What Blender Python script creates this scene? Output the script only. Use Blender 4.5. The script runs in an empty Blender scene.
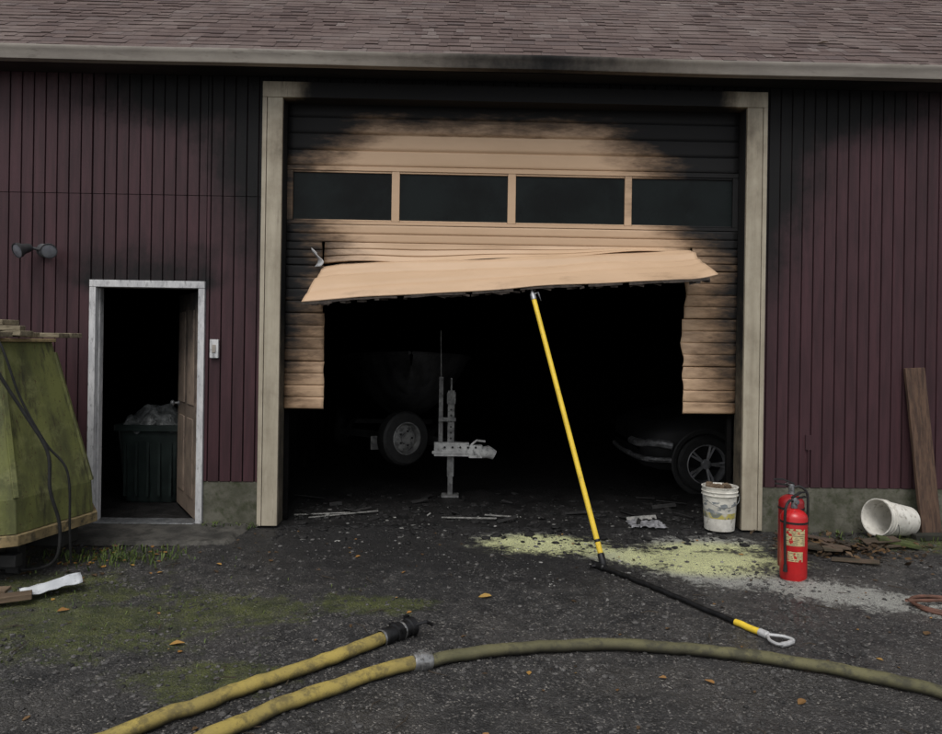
import bpy, math, random
from mathutils import Vector, Matrix, noise as mn
R=random.Random(7)
rad=math.radians
scene=bpy.context.scene

# ---------------------------------------------------------------- mesh builder
class MB:
    def __init__(s): s.v=[];s.f=[];s.mi=[];s.var=[];s.m=0;s.cv=.5
    def add(s,vs,fs,ms=None):
        b=len(s.v); s.v+= [tuple(p) for p in vs]; s.var+=[s.cv]*len(vs)
        for i,f in enumerate(fs):
            s.f.append(tuple(b+k for k in f)); s.mi.append(ms[i] if ms else s.m)
    def box(s,x0,x1,y0,y1,z0,z1):
        vs=[(x0,y0,z0),(x1,y0,z0),(x1,y1,z0),(x0,y1,z0),(x0,y0,z1),(x1,y0,z1),(x1,y1,z1),(x0,y1,z1)]
        s.add(vs,[(0,3,2,1),(4,5,6,7),(0,1,5,4),(1,2,6,5),(2,3,7,6),(3,0,4,7)])
    def obox(s,c,size,rot=None,taper=1.0):
        c=Vector(c); rot=rot or Matrix.Identity(3); hx,hy,hz=[q/2 for q in size]; vs=[]
        for z in(-hz,hz):
            t=taper if z>0 else 1
            for x,y in((-hx,-hy),(hx,-hy),(hx,hy),(-hx,hy)):
                vs.append(c+rot@Vector((x*t,y*t,z)))
        s.add(vs,[(0,3,2,1),(4,5,6,7),(0,1,5,4),(1,2,6,5),(2,3,7,6),(3,0,4,7)])
    def beam(s,a,b,w,h,roll=0):
        a=Vector(a);b=Vector(b);d=(b-a); L=d.length
        q=d.to_track_quat('Z','Y').to_matrix()@Matrix.Rotation(roll,3,'Z')
        s.obox((a+b)/2,(w,h,L),q)
    def tube(s,path,r,n=12,caps=True,squash=1.0,mfun=None):
        P=[Vector(p) for p in path]; N=len(P); vs=[]; fs=[]; ms=[]
        up=Vector((0,0,1)); prev=None
        for i,p in enumerate(P):
            t=(P[min(i+1,N-1)]-P[max(i-1,0)])
            if t.length<1e-9: t=Vector((0,0,1))
            t.normalize()
            if prev is None:
                ref=up if abs(t.z)<.9 else Vector((1,0,0))
                sx=t.cross(ref).normalized()
            else:
                sx=(prev-t*prev.dot(t)).normalized()
            prev=sx; sy=sx.cross(t)
            rr=r[i] if isinstance(r,(list,tuple)) else r
            for k in range(n):
                a=2*math.pi*k/n
                vs.append(p+sx*math.cos(a)*rr*(1 if squash==1 else 1/squash**.5)+sy*math.sin(a)*rr*(squash if squash!=1 else 1))
        for i in range(N-1):
            for k in range(n):
                fs.append((i*n+k,i*n+(k+1)%n,(i+1)*n+(k+1)%n,(i+1)*n+k)); ms.append(mfun(i/(N-1)) if mfun else s.m)
        if caps:
            fs.append(tuple(range(n))[::-1]); ms.append(mfun(0) if mfun else s.m)
            fs.append(tuple((N-1)*n+k for k in range(n))); ms.append(mfun(1) if mfun else s.m)
        s.add(vs,fs,ms)
    def lathe(s,prof,org,rot=None,n=32,mats=None):
        org=Vector(org); rot=rot or Matrix.Identity(3); vs=[];fs=[];ms=[]
        for r,h in prof:
            for k in range(n):
                a=2*math.pi*k/n; vs.append(org+rot@Vector((r*math.cos(a),r*math.sin(a),h)))
        for i in range(len(prof)-1):
            for k in range(n):
                fs.append((i*n+k,i*n+(k+1)%n,(i+1)*n+(k+1)%n,(i+1)*n+k)); ms.append(mats[i] if mats else s.m)
        s.add(vs,fs,ms)
    def grid(s,fn,nu,nv,mfun=None):
        vs=[fn(i/nu,j/nv) for j in range(nv+1) for i in range(nu+1)]
        fs=[];ms=[]
        for j in range(nv):
            for i in range(nu):
                a=j*(nu+1)+i; fs.append((a,a+1,a+nu+2,a+nu+1)); ms.append(mfun(i/nu,j/nv) if mfun else s.m)
        s.add(vs,fs,ms)
    def finish(s,name,mats,parent=None,smooth=True,soot=None,recenter=None,bevel=0,solid=0,angle=35):
        if recenter is None: recenter = parent is None
        c=Vector((0,0,0))
        if recenter:
            xs=[p[0] for p in s.v];ys=[p[1] for p in s.v];zs=[p[2] for p in s.v]
            c=Vector(((min(xs)+max(xs))/2,(min(ys)+max(ys))/2,min(zs)))
        me=bpy.data.meshes.new(name)
        me.from_pydata([(p[0]-c.x,p[1]-c.y,p[2]-c.z) for p in s.v],[],s.f)
        for m in mats: me.materials.append(m)
        me.polygons.foreach_set('material_index',s.mi)
        if smooth:
            me.polygons.foreach_set('use_smooth',[True]*len(s.f)); me.set_sharp_from_angle(angle=rad(angle))
        at=me.attributes.new('var','FLOAT','POINT'); at.data.foreach_set('value',s.var)
        if soot:
            at=me.attributes.new('soot','FLOAT','POINT'); at.data.foreach_set('value',[soot(*p) for p in s.v])
        me.update()
        ob=bpy.data.objects.new(name,me); scene.collection.objects.link(ob); ob.location=c
        if parent: ob.parent=parent
        if solid:
            m=ob.modifiers.new('sol','SOLIDIFY'); m.thickness=solid; m.offset=0
        if bevel:
            m=ob.modifiers.new('bev','BEVEL'); m.width=bevel; m.segments=2; m.limit_method='ANGLE'; m.angle_limit=rad(40)
        return ob
def empty(name,loc=(0,0,0)):
    e=bpy.data.objects.new(name,None); scene.collection.objects.link(e); e.location=(0,0,0); e.empty_display_size=.2
    return e
def catmull(pts,n=10):
    P=[Vector(p) for p in pts]; P=[P[0]*2-P[1]]+P+[P[-1]*2-P[-2]]; out=[]
    for i in range(1,len(P)-2):
        a,b,c,d=P[i-1],P[i],P[i+1],P[i+2]
        for k in range(n):
            t=k/n
            out.append(.5*((2*b)+(c-a)*t+(2*a-5*b+4*c-d)*t*t+(3*b-a-3*c+d)*t*t*t))
    out.append(P[-2]); return out
def lerp(a,b,t): return a+(b-a)*t
def interp(tab,x):
    if x<=tab[0][0]: return tab[0][1]
    for (a,fa),(b,fb) in zip(tab,tab[1:]):
        if x<=b: return lerp(fa,fb,(x-a)/(b-a))
    return tab[-1][1]
def cl(x): return max(0.,min(1.,x))

# ---------------------------------------------------------------- node helpers
class NT:
    def __init__(s,name):
        s.mat=bpy.data.materials.new(name); s.mat.use_nodes=True; s.t=s.mat.node_tree; s.n=s.t.nodes; s.l=s.t.links
        s.b=s.n['Principled BSDF']
        s.pos=s.n.new('ShaderNodeNewGeometry').outputs['Position']
    def inp(s,sock,val):
        if isinstance(val,bpy.types.NodeSocket): s.l.new(val,sock)
        elif val is not None:
            if isinstance(val,(tuple,list)) and len(val)==3 and sock.type=='RGBA': val=tuple(val)+(1,)
            sock.default_value=val
    def math(s,op,a,b=None,c=None,clamp=False):
        n=s.n.new('ShaderNodeMath'); n.operation=op; n.use_clamp=clamp
        s.inp(n.inputs[0],a); s.inp(n.inputs[1],b)
        if c is not None: s.inp(n.inputs[2],c)
        return n.outputs[0]
    def vm(s,op,a,b=None):
        n=s.n.new('ShaderNodeVectorMath'); n.operation=op; s.inp(n.inputs[0],a); s.inp(n.inputs[1],b)
        return n.outputs['Value'] if op in('LENGTH','DOT_PRODUCT') else n.outputs[0]
    def scale(s,v,k):
        n=s.n.new('ShaderNodeVectorMath'); n.operation='SCALE'; s.inp(n.inputs[0],v); s.inp(n.inputs['Scale'],k); return n.outputs[0]
    def noise(s,scale,detail=4,rough=.55,vec=None,stretch=None,dist=0):
        n=s.n.new('ShaderNodeTexNoise'); v=vec or s.pos
        if stretch: v=s.vm('MULTIPLY',v,stretch)
        s.l.new(v,n.inputs['Vector']); n.inputs['Scale'].default_value=scale; n.inputs['Detail'].default_value=min(detail,5)
        n.inputs['Roughness'].default_value=rough; n.inputs['Distortion'].default_value=dist
        return n.outputs[0]
    def voro(s,scale,feature='F1',out='Distance',vec=None):
        n=s.n.new('ShaderNodeTexVoronoi'); n.feature=feature; s.l.new(vec or s.pos,n.inputs['Vector']); n.inputs['Scale'].default_value=scale
        return n.outputs[out]
    def step(s,x,a,b):
        n=s.n.new('ShaderNodeMapRange'); n.interpolation_type='SMOOTHSTEP'; s.inp(n.inputs['Value'],x)
        n.inputs['From Min'].default_value=a; n.inputs['From Max'].default_value=b; return n.outputs['Result']
    def mix(s,f,a,b):
        n=s.n.new('ShaderNodeMix'); n.data_type='RGBA'; s.inp(n.inputs[0],f); s.inp(n.inputs[6],a); s.inp(n.inputs[7],b); return n.outputs[2]
    def ramp(s,f,stops):
        n=s.n.new('ShaderNodeValToRGB'); s.inp(n.inputs[0],f); e=n.color_ramp.elements
        while len(e)<len(stops): e.new(.5)
        for q,(p,c) in zip(e,stops): q.position=p; q.color=tuple(c)+(1,)
        return n.outputs[0]
    def attr(s,name):
        n=s.n.new('ShaderNodeAttribute'); n.attribute_name=name; return n.outputs['Fac']
    def bump(s,h,strength=.3,dist=.01):
        n=s.n.new('ShaderNodeBump'); n.inputs['Strength'].default_value=strength; n.inputs['Distance'].default_value=dist
        s.l.new(h,n.inputs['Height']); s.l.new(n.outputs[0],s.b.inputs['Normal'])
    def out(s,col,rough=.7,metal=0,spec=.5):
        s.inp(s.b.inputs['Base Color'],col); s.inp(s.b.inputs['Roughness'],rough); s.inp(s.b.inputs['Metallic'],metal)
        s.inp(s.b.inputs['Specular IOR Level'],spec); return s.mat
SOOT=(.005,.005,.0055)
def M(name,c1,c2=None,scale=4,rough=.7,metal=0,bump=.15,bscale=60,bd=.004,soot=False,spec=.35,stretch=None,var=0,dirt=0,dirtcol=(.03,.028,.022),ns=.7,rvar=.12,scorch=0,sst=(1,1,1)):
    t=NT(name); c2=c2 or tuple(x*.65 for x in c1)
    col=t.mix(t.step(t.noise(scale,5,.62,stretch=stretch),.32,.68),c1,c2)
    if var:
        k=t.math('MULTIPLY_ADD',t.attr('var'),var,1-var/2); col=t.scale(col,k)
    if dirt:
        d=t.step(t.noise(scale*2.3,5,.7,stretch=stretch),.62-dirt*.35,.78-dirt*.2); col=t.mix(t.math('MULTIPLY',d,.8),col,dirtcol)
    if soot:
        a=t.attr('soot'); n=t.noise(3.2,5,.68,stretch=sst); n2=t.noise(26,3,.7,stretch=(1,1,.35) if sst==(1,1,1) else (.35,1,1.6))
        f=t.math('ADD',a,t.math('MULTIPLY',t.math('SUBTRACT',n,.5),ns)); f=t.math('ADD',f,t.math('MULTIPLY',t.math('SUBTRACT',n2,.5),.3*ns))
        if scorch: col=t.mix(t.math('MULTIPLY',t.step(f,-.15,.5),scorch),col,t.vm('MULTIPLY',col,(.30,.26,.22)))
        col=t.mix(t.step(f,.2,.8),col,SOOT)
        r=t.math('MULTIPLY_ADD',t.step(f,.2,.8),.25,rough)
    else:
        r=t.math('MULTIPLY_ADD',t.noise(scale*5,2),rvar*2,rough-rvar) if rvar else rough
    if bump: t.bump(t.noise(bscale,3,.6,stretch=stretch),bump,bd)
    return t.out(col,r,metal,spec)

m_siding=M('maroon_siding_paint',(.052,.0205,.0255),(.033,.0130,.0165),3,.6,stretch=(6,6,.6),soot=True,var=.22,bump=.4,bscale=40,bd=.003,dirt=.12,dirtcol=(.032,.019,.021))
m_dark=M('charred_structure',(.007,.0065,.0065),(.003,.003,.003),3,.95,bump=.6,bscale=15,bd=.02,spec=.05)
m_groove=M('siding_groove',(.010,.005,.006),(.006,.004,.0045),8,.9,bump=0,spec=.1,rvar=0)
m_trim=M('cream_trim_paint',(.42,.375,.29),(.33,.29,.22),3,.6,stretch=(5,5,.4),soot=True,bump=.2,dirt=.12,dirtcol=(.20,.17,.13),ns=.8,scorch=.8)
m_tan=M('tan_garage_door_paint',(.54,.375,.245),(.48,.33,.21),1.8,.5,soot=True,bump=.04,bscale=20,dirt=0,ns=1.15,scorch=.9,sst=(.55,1,2.0),stretch=(.5,1,1.5))
m_wtrim=M('weathered_white_trim',(.58,.58,.58),(.42,.42,.43),7,.6,stretch=(3,3,.8),soot=True,bump=.3,dirt=.3,dirtcol=(.12,.12,.12),ns=.8)
m_conc=M('stained_concrete',(.13,.125,.10),(.06,.06,.042),4,.9,bump=.6,bscale=45,bd=.006,dirt=.5,dirtcol=(.032,.038,.016))
m_gutter=M('gutter_paint',(.38,.345,.30),(.29,.26,.23),3,.5,bump=.05,soot=True,stretch=(.6,1,3),dirt=.2,dirtcol=(.16,.14,.12),ns=.5,scorch=.6)
m_soffit=M('soffit_paint',(.04,.028,.028),(.02,.015,.015),3,.8,bump=.2,soot=True)
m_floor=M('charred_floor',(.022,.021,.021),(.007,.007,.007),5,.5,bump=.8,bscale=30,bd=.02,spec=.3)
m_black=M('black_rubber',(.012,.012,.012),(.02,.02,.02),20,.6,bump=.3)
m_steel=M('galvanised_steel',(.34,.35,.36),(.18,.19,.20),12,.45,.7,dirt=.4)
m_white=M('white_plastic',(.70,.68,.62),(.52,.50,.45),8,.5,dirt=.3,dirtcol=(.16,.14,.10))
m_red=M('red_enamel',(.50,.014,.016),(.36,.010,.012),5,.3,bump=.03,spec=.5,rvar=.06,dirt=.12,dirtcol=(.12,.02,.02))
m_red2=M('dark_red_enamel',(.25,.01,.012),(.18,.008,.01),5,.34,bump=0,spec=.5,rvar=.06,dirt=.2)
m_yel=M('yellow_fibreglass',(.78,.55,.05),(.66,.46,.04),6,.4,bump=.05,dirt=.15,dirtcol=(.25,.18,.05))
m_wood=M('old_wood',(.16,.115,.075),(.08,.055,.035),4,.8,stretch=(1,1,9),bump=.5,bscale=30)
m_woodh=M('weathered_board',(.26,.22,.15),(.12,.10,.065),4,.85,stretch=(2,9,9),bump=.5,bscale=30)
m_plank=M('brown_plank',(.11,.066,.044),(.05,.03,.022),4,.85,stretch=(9,9,1),bump=.5,bscale=30,dirt=.2)

t=NT('sooty_glass'); g=t.mix(t.step(t.noise(3,5,.6),.35,.7),(.007,.010,.010),(.003,.004,.004)); m_glass=t.out(g,t.math('MULTIPLY_ADD',t.noise(5,4),.3,.15),0,.12)

# ---------------------------------------------------------------- BUILDING
B=empty('garage_building')
WX0,WX1=-7.5,8.5
ZF=.385; ZT=3.90; SEAM=2.86
OL,OR,OT=-1.519,2.535,3.72
def wall_soot(x,y,z):
    dx=max(-1.60-x,x-2.65,0)
    s=0
    if z>.9: s=1.05-dx/(.22+.85*cl((z-1.2)/2.2))
    s=max(0,s)*(.28+.72*cl((z-1.5)/1.5))
    if z>3.30: s=max(s,(1.15-max(0,dx-.4)/1.9)*cl((z-3.30)/.4+.15))
    d2=max(-3.15-x,x+2.17,0)
    if z>2.0: s=max(s,.75-d2/.5-(z-2.1)/.9)
    return cl(s)
mb=MB()
regs=[(WX0,-3.157,ZF,ZT),(-3.157,-2.167,2.117,ZT),(-2.167,-1.694,ZF,ZT),(-1.694,2.715,3.857,ZT),(2.715,WX1,ZF,ZT)]
for (a,b,z0,z1) in regs:
    mb.m=1; mb.box(a,b,.012,.14,z0,z1); mb.m=0
    k=math.floor(a/.1016)
    while k*.1016<b:
        x0=max(a,k*.1016+.0035); x1=min(b,(k+1)*.1016-.0035); k+=1
        if x1-x0<.006: continue
        wob=R.uniform(-.0012,.0012)
        hasseam = a<0
        spans=((z0,min(z1,SEAM-.0025),0),(max(z0,SEAM+.0025),z1,-.002)) if hasseam else ((z0,z1,0),)
        for (s0,s1,yo) in spans:
            if s1<=s0: continue
            mb.cv=R.random(); n=max(1,int((s1-s0)/.18)); yo2=yo+wob
            vs=[];fs=[]
            for j in range(n+1):
                z=lerp(s0,s1,j/n); vs+=[(x0,.012,z),(x0+.003,yo2,z),(x1-.003,yo2,z),(x1,.012,z)]
            for j in range(n):
                q=j*4
                for e in range(3): fs.append((q+e,q+e+1,q+e+5,q+e+4))
            fs.append((0,3,2,1)); mb.add(vs,fs)
mb.finish('siding_wall',[m_siding,m_groove],B,smooth=False,soot=wall_soot)
mb=MB()
mb.box(WX0-.1,WX0-.002,0,9.2,ZF,5.3); mb.box(WX1+.002,WX1+.1,0,9.2,ZF,5.3); mb.box(WX0-.1,WX1+.1,9.2,9.3,0,4.2)
for xx in(WX0-.09,WX1+.03):
    mb.add([(xx,0,4.0),(xx,9.2,4.0),(xx,4.6,7.3),(xx+.05,0,4.0),(xx+.05,9.2,4.0),(xx+.05,4.6,7.3)],[(0,1,2),(3,5,4),(0,2,5,3),(1,4,5,2)])
mb.finish('side_wall',[m_siding],B,smooth=False,soot=lambda x,y,z:0)
mb=MB()
for a,b in((WX0,-3.157),(-2.167,-1.694),(2.715,WX1)):
    mb.box(a,b,.006,.18,-.1,ZF-.003)
mb.finish('foundation',[m_conc],B,smooth=False,bevel=.006)
mb=MB()
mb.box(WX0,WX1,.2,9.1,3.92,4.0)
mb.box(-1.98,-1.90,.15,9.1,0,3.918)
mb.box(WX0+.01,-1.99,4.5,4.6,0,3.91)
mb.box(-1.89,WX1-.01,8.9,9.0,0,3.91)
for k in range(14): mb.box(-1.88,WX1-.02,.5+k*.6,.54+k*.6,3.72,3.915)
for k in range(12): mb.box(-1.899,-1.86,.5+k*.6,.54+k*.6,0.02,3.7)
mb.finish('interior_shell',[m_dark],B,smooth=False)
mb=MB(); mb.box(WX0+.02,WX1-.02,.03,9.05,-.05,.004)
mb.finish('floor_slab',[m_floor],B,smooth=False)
def trim_soot(x,y,z):
    s=cl((z-2.6)/1.1)*.40
    if x<-1.6 or x>2.62: s*=.55
    if z>3.7: s=cl(min(x+1.46,2.50-x)/.40)*1.4+.12
    if y>.0: s=max(s,.50+.5*cl((z-1.2)/1.4))
    return s
mb=MB()
def vpost(x0,x1,y0,y1,z0,z1,n=14):
    vs=[];fs=[]
    for j in range(n+1):
        z=lerp(z0,z1,j/n); vs+=[(x0,y0,z),(x1,y0,z),(x1,y1,z),(x0,y1,z)]
    for j in range(n):
        q=j*4
        for e in range(4): fs.append((q+e,q+(e+1)%4,q+4+(e+1)%4,q+4+e))
    fs+=[(0,3,2,1),(n*4,n*4+1,n*4+2,n*4+3)]; mb.add(vs,fs)
def hpost(x0,x1,y0,y1,z0,z1,n=24):
    vs=[];fs=[]
    for j in range(n+1):
        x=lerp(x0,x1,j/n); vs+=[(x,y0,z0),(x,y1,z0),(x,y1,z1),(x,y0,z1)]
    for j in range(n):
        q=j*4
        for e in range(4): fs.append((q+e,q+(e+1)%4,q+4+(e+1)%4,q+4+e))
    fs+=[(0,3,2,1),(n*4,n*4+1,n*4+2,n*4+3)]; mb.add(vs,fs)
vpost(-1.692,-1.655,-.036,.0,.01,OT-.002); vpost(-1.651,OL,-.030,.0,.01,OT-.002); vpost(-1.66,OL+.004,.002,.17,.01,OT-.002)
vpost(OR,2.672,-.030,.0,.01,OT-.002); vpost(2.676,2.713,-.036,.0,.01,OT-.002); vpost(OR-.004,2.68,.002,.17,.01,OT-.002)
hpost(-1.692,2.713,-.034,.17,OT,3.855,60)
mb.finish('garage_door_frame',[m_trim],B,smooth=False,soot=trim_soot,bevel=.003)
mb=MB()
vpost(-3.155,-3.10,-.022,.13,.02,2.053); vpost(-2.224,-2.169,-.022,.13,.02,2.053)
hpost(-3.155,-2.169,-.024,.13,2.055,2.115,8)
vpost(-3.098,-3.085,.03,.06,.02,2.05); vpost(-2.239,-2.226,.03,.06,.02,2.05)
mb.finish('side_door_frame',[m_wtrim],B,smooth=False,soot=lambda x,y,z:.08+.55*cl((z-1.0)/1.3)*(1 if y>0 else .45),bevel=.003)
mb=MB(); mb.box(-3.098,-2.226,-.05,.14,.0,.03)
mb.finish('door_sill',[m_steel],B,smooth=False,bevel=.004)
mb=MB()
a=Vector((-2.245,.08,0)); b=Vector((-2.67,.80,0)); d=(b-a).normalized(); nrm=Vector((-d.y,d.x,0)); L=(b-a).length
rot=Matrix((d,nrm,Vector((0,0,1)))).transposed()
mb.obox((a+b)/2+Vector((0,0,1.035)),(L,.04,2.0),rot)
for zz,hh in((.55,.7),(1.45,.85)):
    for sx in(-.2,.2):
        mb.obox((a+b)/2+Vector((0,0,zz))+d*sx+nrm*.024,(.26,.012,hh),rot); mb.obox((a+b)/2+Vector((0,0,zz))+d*sx-nrm*.024,(.26,.012,hh),rot)
for sgn in(1,-1):
    mb.m=1; mb.lathe([(0,0),(.03,0),(.03,.006),(.012,.01),(.012,.04),(.028,.05),(.03,.065),(.02,.078),(0,.08)],b-d*.06+nrm*.02*sgn+Vector((0,0,1.0)),(nrm*sgn).to_track_quat('Z','Y').to_matrix(),16)
m_leaf=M('door_leaf_paint',(.26,.20,.155),(.16,.125,.10),3,.6,soot=True,dirt=.3,dirtcol=(.08,.055,.045))
mb.finish('side_door_leaf',[m_leaf,m_steel],B,soot=lambda x,y,z:.15+.6*cl((z-1.2)/.9),bevel=.003)
# eaves
mb=MB(); hpost(WX0-.4,WX1+.4,-.22,.0,ZT+.002,ZT+.02,60)
mb.finish('soffit',[m_soffit],B,smooth=False,soot=lambda x,y,z:cl(1.3-max(-1.5-x,x-2.6,0)/1.2))
mb=MB()
prof=[(-.222,3.905),(-.30,3.905),(-.305,3.917),(-.31,3.94),(-.325,3.975),(-.335,3.992),(-.335,4.010),(-.325,4.012),(-.32,4.005),(-.30,3.925),(-.23,3.925),(-.222,4.015)]
n=80
mb.grid(lambda u,v:(lerp(WX0-.4,WX1+.4,u)+0, prof[round(v*11)][0]+.002*mn.noise((u*30,0,0)), prof[round(v*11)][1]+.008*mn.noise((u*9,3,0))),n,11)
mb.box(WX0-.4,WX1+.4,-.218,-.19,3.925,4.01)
mb.finish('rain_gutter',[m_gutter],B,soot=lambda x,y,z:cl(.85-abs(x-.7)/2.3)*.9)
# roof
PA=rad(36); cs,sn=math.cos(PA),math.sin(PA)
def roofp(x,s,h): return (x,-.285+s*cs-h*sn,4.018+s*sn+h*cs)
mb=MB()
t=NT('asphalt_shingles')
c=t.ramp(t.attr('var'),[(0,(.085,.060,.056)),(.35,(.125,.090,.081)),(.6,(.155,.115,.104)),(.85,(.115,.089,.085)),(1,(.20,.165,.152))])
gr=t.noise(220,2,.6); c=t.mix(t.step(gr,.35,.7),c,(.062,.045,.042)); c=t.mix(t.math('MULTIPLY',t.step(t.noise(1.1,4),.45,.7),.4),c,(.20,.165,.15))
t.bump(gr,.5,.004); m_shing=t.out(c,.9,0,.2)
Smax=6.0
vs=[roofp(WX0-.4,0,-.01),roofp(WX1+.4,0,-.01),roofp(WX1+.4,Smax,-.01),roofp(WX0-.4,Smax,-.01),
    roofp(WX0-.4,0,-.022),roofp(WX1+.4,0,-.022),roofp(WX1+.4,Smax,-.022),roofp(WX0-.4,Smax,-.022)]
mb.add(vs,[(0,1,2,3),(4,7,6,5),(0,4,5,1),(1,5,6,2),(2,6,7,3),(3,7,4,0)])
c0=0
while c0*.128<Smax-.1:
    x=WX0-.4-R.random()*.2; s0=c0*.128-.01
    wv=R.uniform(-.004,.004)
    while x<WX1+.4:
        w=R.choice((.08,.11,.16,.2)); mb.cv=cl(R.gauss(.5,.25)); g=R.uniform(.001,.003); th=R.choice((.005,.006,.011)); s1=s0+.15
        sf=s0+wv+R.uniform(-.003,.003)+R.choice((0,0,.012,.03))
        x1=x+w-g
        mb.add([roofp(x,sf,th),roofp(x1,sf,th),roofp(x1,s1,.001),roofp(x,s1,.001),roofp(x,sf,-.004),roofp(x1,sf,-.004),roofp(x1,s1,-.004),roofp(x,s1,-.004)],
               [(0,1,2,3),(0,4,5,1),(1,5,6,2),(3,7,4,0)])
        x+=w
    c0+=1
yr=-.285+Smax*cs; zr=4.018+Smax*sn; mb.cv=.4
mb.add([(WX0-.4,yr,zr),(WX1+.4,yr,zr),(WX1+.4,yr+Smax*cs,4.0),(WX0-.4,yr+Smax*cs,4.0)],[(0,1,2,3)])
mb.finish('shingle_roof',[m_shing],B,smooth=False)

# ---------------- sectional garage door
GD=B
XL=[(1.0,-1.60),(1.5,-1.50),(1.75,-1.28),(2.1,-1.14),(2.4,-1.12),(2.62,-1.26),(2.8,-1.46),(3.15,-1.40),(3.3,-1.22),(3.45,-1.0),(3.6,-.72),(3.75,-.3)]
XR=[(1.0,2.47),(1.6,2.40),(2.2,2.34),(2.45,2.26),(2.7,2.02),(3.15,1.78),(3.3,1.74),(3.45,1.48),(3.65,1.15),(3.75,.8)]
def door_soot(x,y,z):
    a=interp(XL,z); b=interp(XR,z)
    s=.5+max(a-x,x-b)*1.25
    if z>3.45: s=max(s,.12+(z-3.45)*3.2)
    return max(-.45,min(1.4,s))
def rib(z,z0,p,depth=.009):
    f=((z-z0)/p)%1.0
    return -depth*(1-abs(2*f-1)**9) if f<.93 else .005
DY=.15
mb=MB()
def section(x0,x1,z0,z1,p,warp=None,nx=70,per=14):
    nz=max(6,int((z1-z0)/p*per))
    def fn(u,v):
        x=lerp(x0,x1,u); z=lerp(z0,z1,v); y=DY+rib(z,z0,p)+.005*mn.noise((x*1.3,z*2,0))
        if warp: x,y,z=warp(x,y,z,u,v)
        return (x,y,z)
    mb.grid(fn,nx,nz)
section(-1.512,2.528,3.178,3.76,.145,None,70,16)
section(-1.512,2.528,2.50,2.655,.0775)
def w3(x,y,z,u,v):
    k=(1-v)
    zz=lerp(lerp(2.29,2.462,u),2.498,v)
    y+= -.10*k*k*(math.sin(u*math.pi)*.8+.2) -.026*k*math.sin(u*9+1)-.014*k*math.sin(u*23)
    zz+= .012*k*math.sin(u*17)+.012*k*math.sin(u*6+2)
    return (x,y,zz)
section(-1.17,2.10,2.29,2.498,.07,w3,90,12)
def wl(x,y,z,u,v):
    return (x+(.016*mn.noise((z*7,1,0)) if u>.95 else 0), y-.02*u*mn.noise((z*2,4,0))-.01*u, z)
def wr(x,y,z,u,v):
    return (x+(.020*mn.noise((z*7,9,0)) if u<.05 else 0), y-.03*(1-u)*mn.noise((z*2,8,0))-.012*(1-u), z)
for z0,z1 in((1.013,1.43),(1.437,1.86),(1.867,2.285)):
    section(-1.512,-1.165+R.uniform(-.012,.008),z0,z1,(z1-z0)/4.0,wl,10)
    section(2.045+R.uniform(-.012,.012),2.528,z0,z1,(z1-z0)/4.0,wr,14)
section(-1.512,-1.19,2.292,2.497,.068,wl,10)
section(2.11,2.528,2.292,2.497,.068,wr,12)
mb.finish('garage_door_panels',[m_tan],GD,soot=door_soot,solid=.006,angle=25)
mb=MB()
hpost(-1.512,2.528,DY-.012,DY+.03,3.135,3.176,50); hpost(-1.512,2.528,DY-.012,DY+.03,2.657,2.685,50)
for a,b in((-1.512,-1.46),(-.584,-.514),(.452,.523),(1.503,1.566),(2.48,2.528)):
    vpost(a,b,DY-.010,DY+.028,2.687,3.133,6)
for a,b in((-1.458,-.586),(-.512,.450),(.525,1.501),(1.568,2.478)):
    for z0,z1 in((3.118,3.133),(2.687,2.700)): hpost(a,b,DY-.004,DY+.02,z0,z1,12)
mb.finish('window_rails',[m_tan],GD,smooth=False,soot=door_soot,bevel=.003)
mb=MB(); mb.box(-1.5,2.51,DY+.012,DY+.016,2.68,3.14)
mb.finish('window_glass',[m_glass],GD)
mb=MB()
def flap(u,v):
    top=Vector((lerp(-1.17,2.098,u),DY-.03-.07*math.sin(u*math.pi),lerp(2.293,2.464,u)+.010*math.sin(u*6+2)))
    bx=lerp(-1.29,2.14,u); bot=Vector((bx,lerp(-.24,-.30,u),lerp(1.94,2.20,u)+.006*math.sin(u*11)+.008*math.sin(u*4)))
    p=top.lerp(bot,v)
    p.z+= .014*math.sin(v*math.pi)*(1-.5*u) ; p.z+=.014*mn.noise((u*6,v*3,2)); p.z-= .014*math.exp(-((v-.33)/.04)**2)
    p.z+= .018*math.exp(-((v-(.12+.1*u))/.05)**2); p.z-=.010*math.exp(-((v-(.75-.25*u))/.05)**2)
    e=cl((u-.93)/.07); p.z-=.015*e*v; p.x+=.06*e*v*v; p.z+=.05*e*e*v
    e=cl((.05-u)/.05); p.z-=.03*e*(1-v)
    return p
mb.grid(flap,120,30)
mb.finish('bent_panel',[m_tan],GD,soot=lambda x,y,z:-.3 if y>-.2 else -.05,solid=.008,angle=50)
mb=MB()
def rim(k):
    pts=[]
    for i in range(61):
        u=i/60; p=Vector(flap(u,1.0)); pts.append(p+Vector((0,.012,-.014-.006*mn.noise((u*14,k,0)))))
    return pts
P=rim(0)
for i in range(60):
    if R.random()<.93: mb.beam(P[i],P[i+1],.03,.016+R.uniform(-.004,.010))
for i in range(50):
    u=R.uniform(.02,.98); p=Vector(flap(u,1))+Vector((0,R.uniform(0,.05),-.028))
    mb.obox(p,(R.uniform(.02,.09),.008,R.uniform(.01,.028)),Matrix.Rotation(R.uniform(-.3,.3),3,'Y'))
m_rust=M('burnt_edge',(.030,.025,.022),(.07,.055,.045),30,.85,bump=.5)
mb.finish('bent_panel_rim',[m_rust],GD)
mb=MB()
mb.grid(lambda u,v:(-1.25+.06*u+.03*math.sin(v*5),DY-.05-.05*u-.05*v*math.sin(u*3),2.27+.17*v-.05*u*v),6,8)
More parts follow.
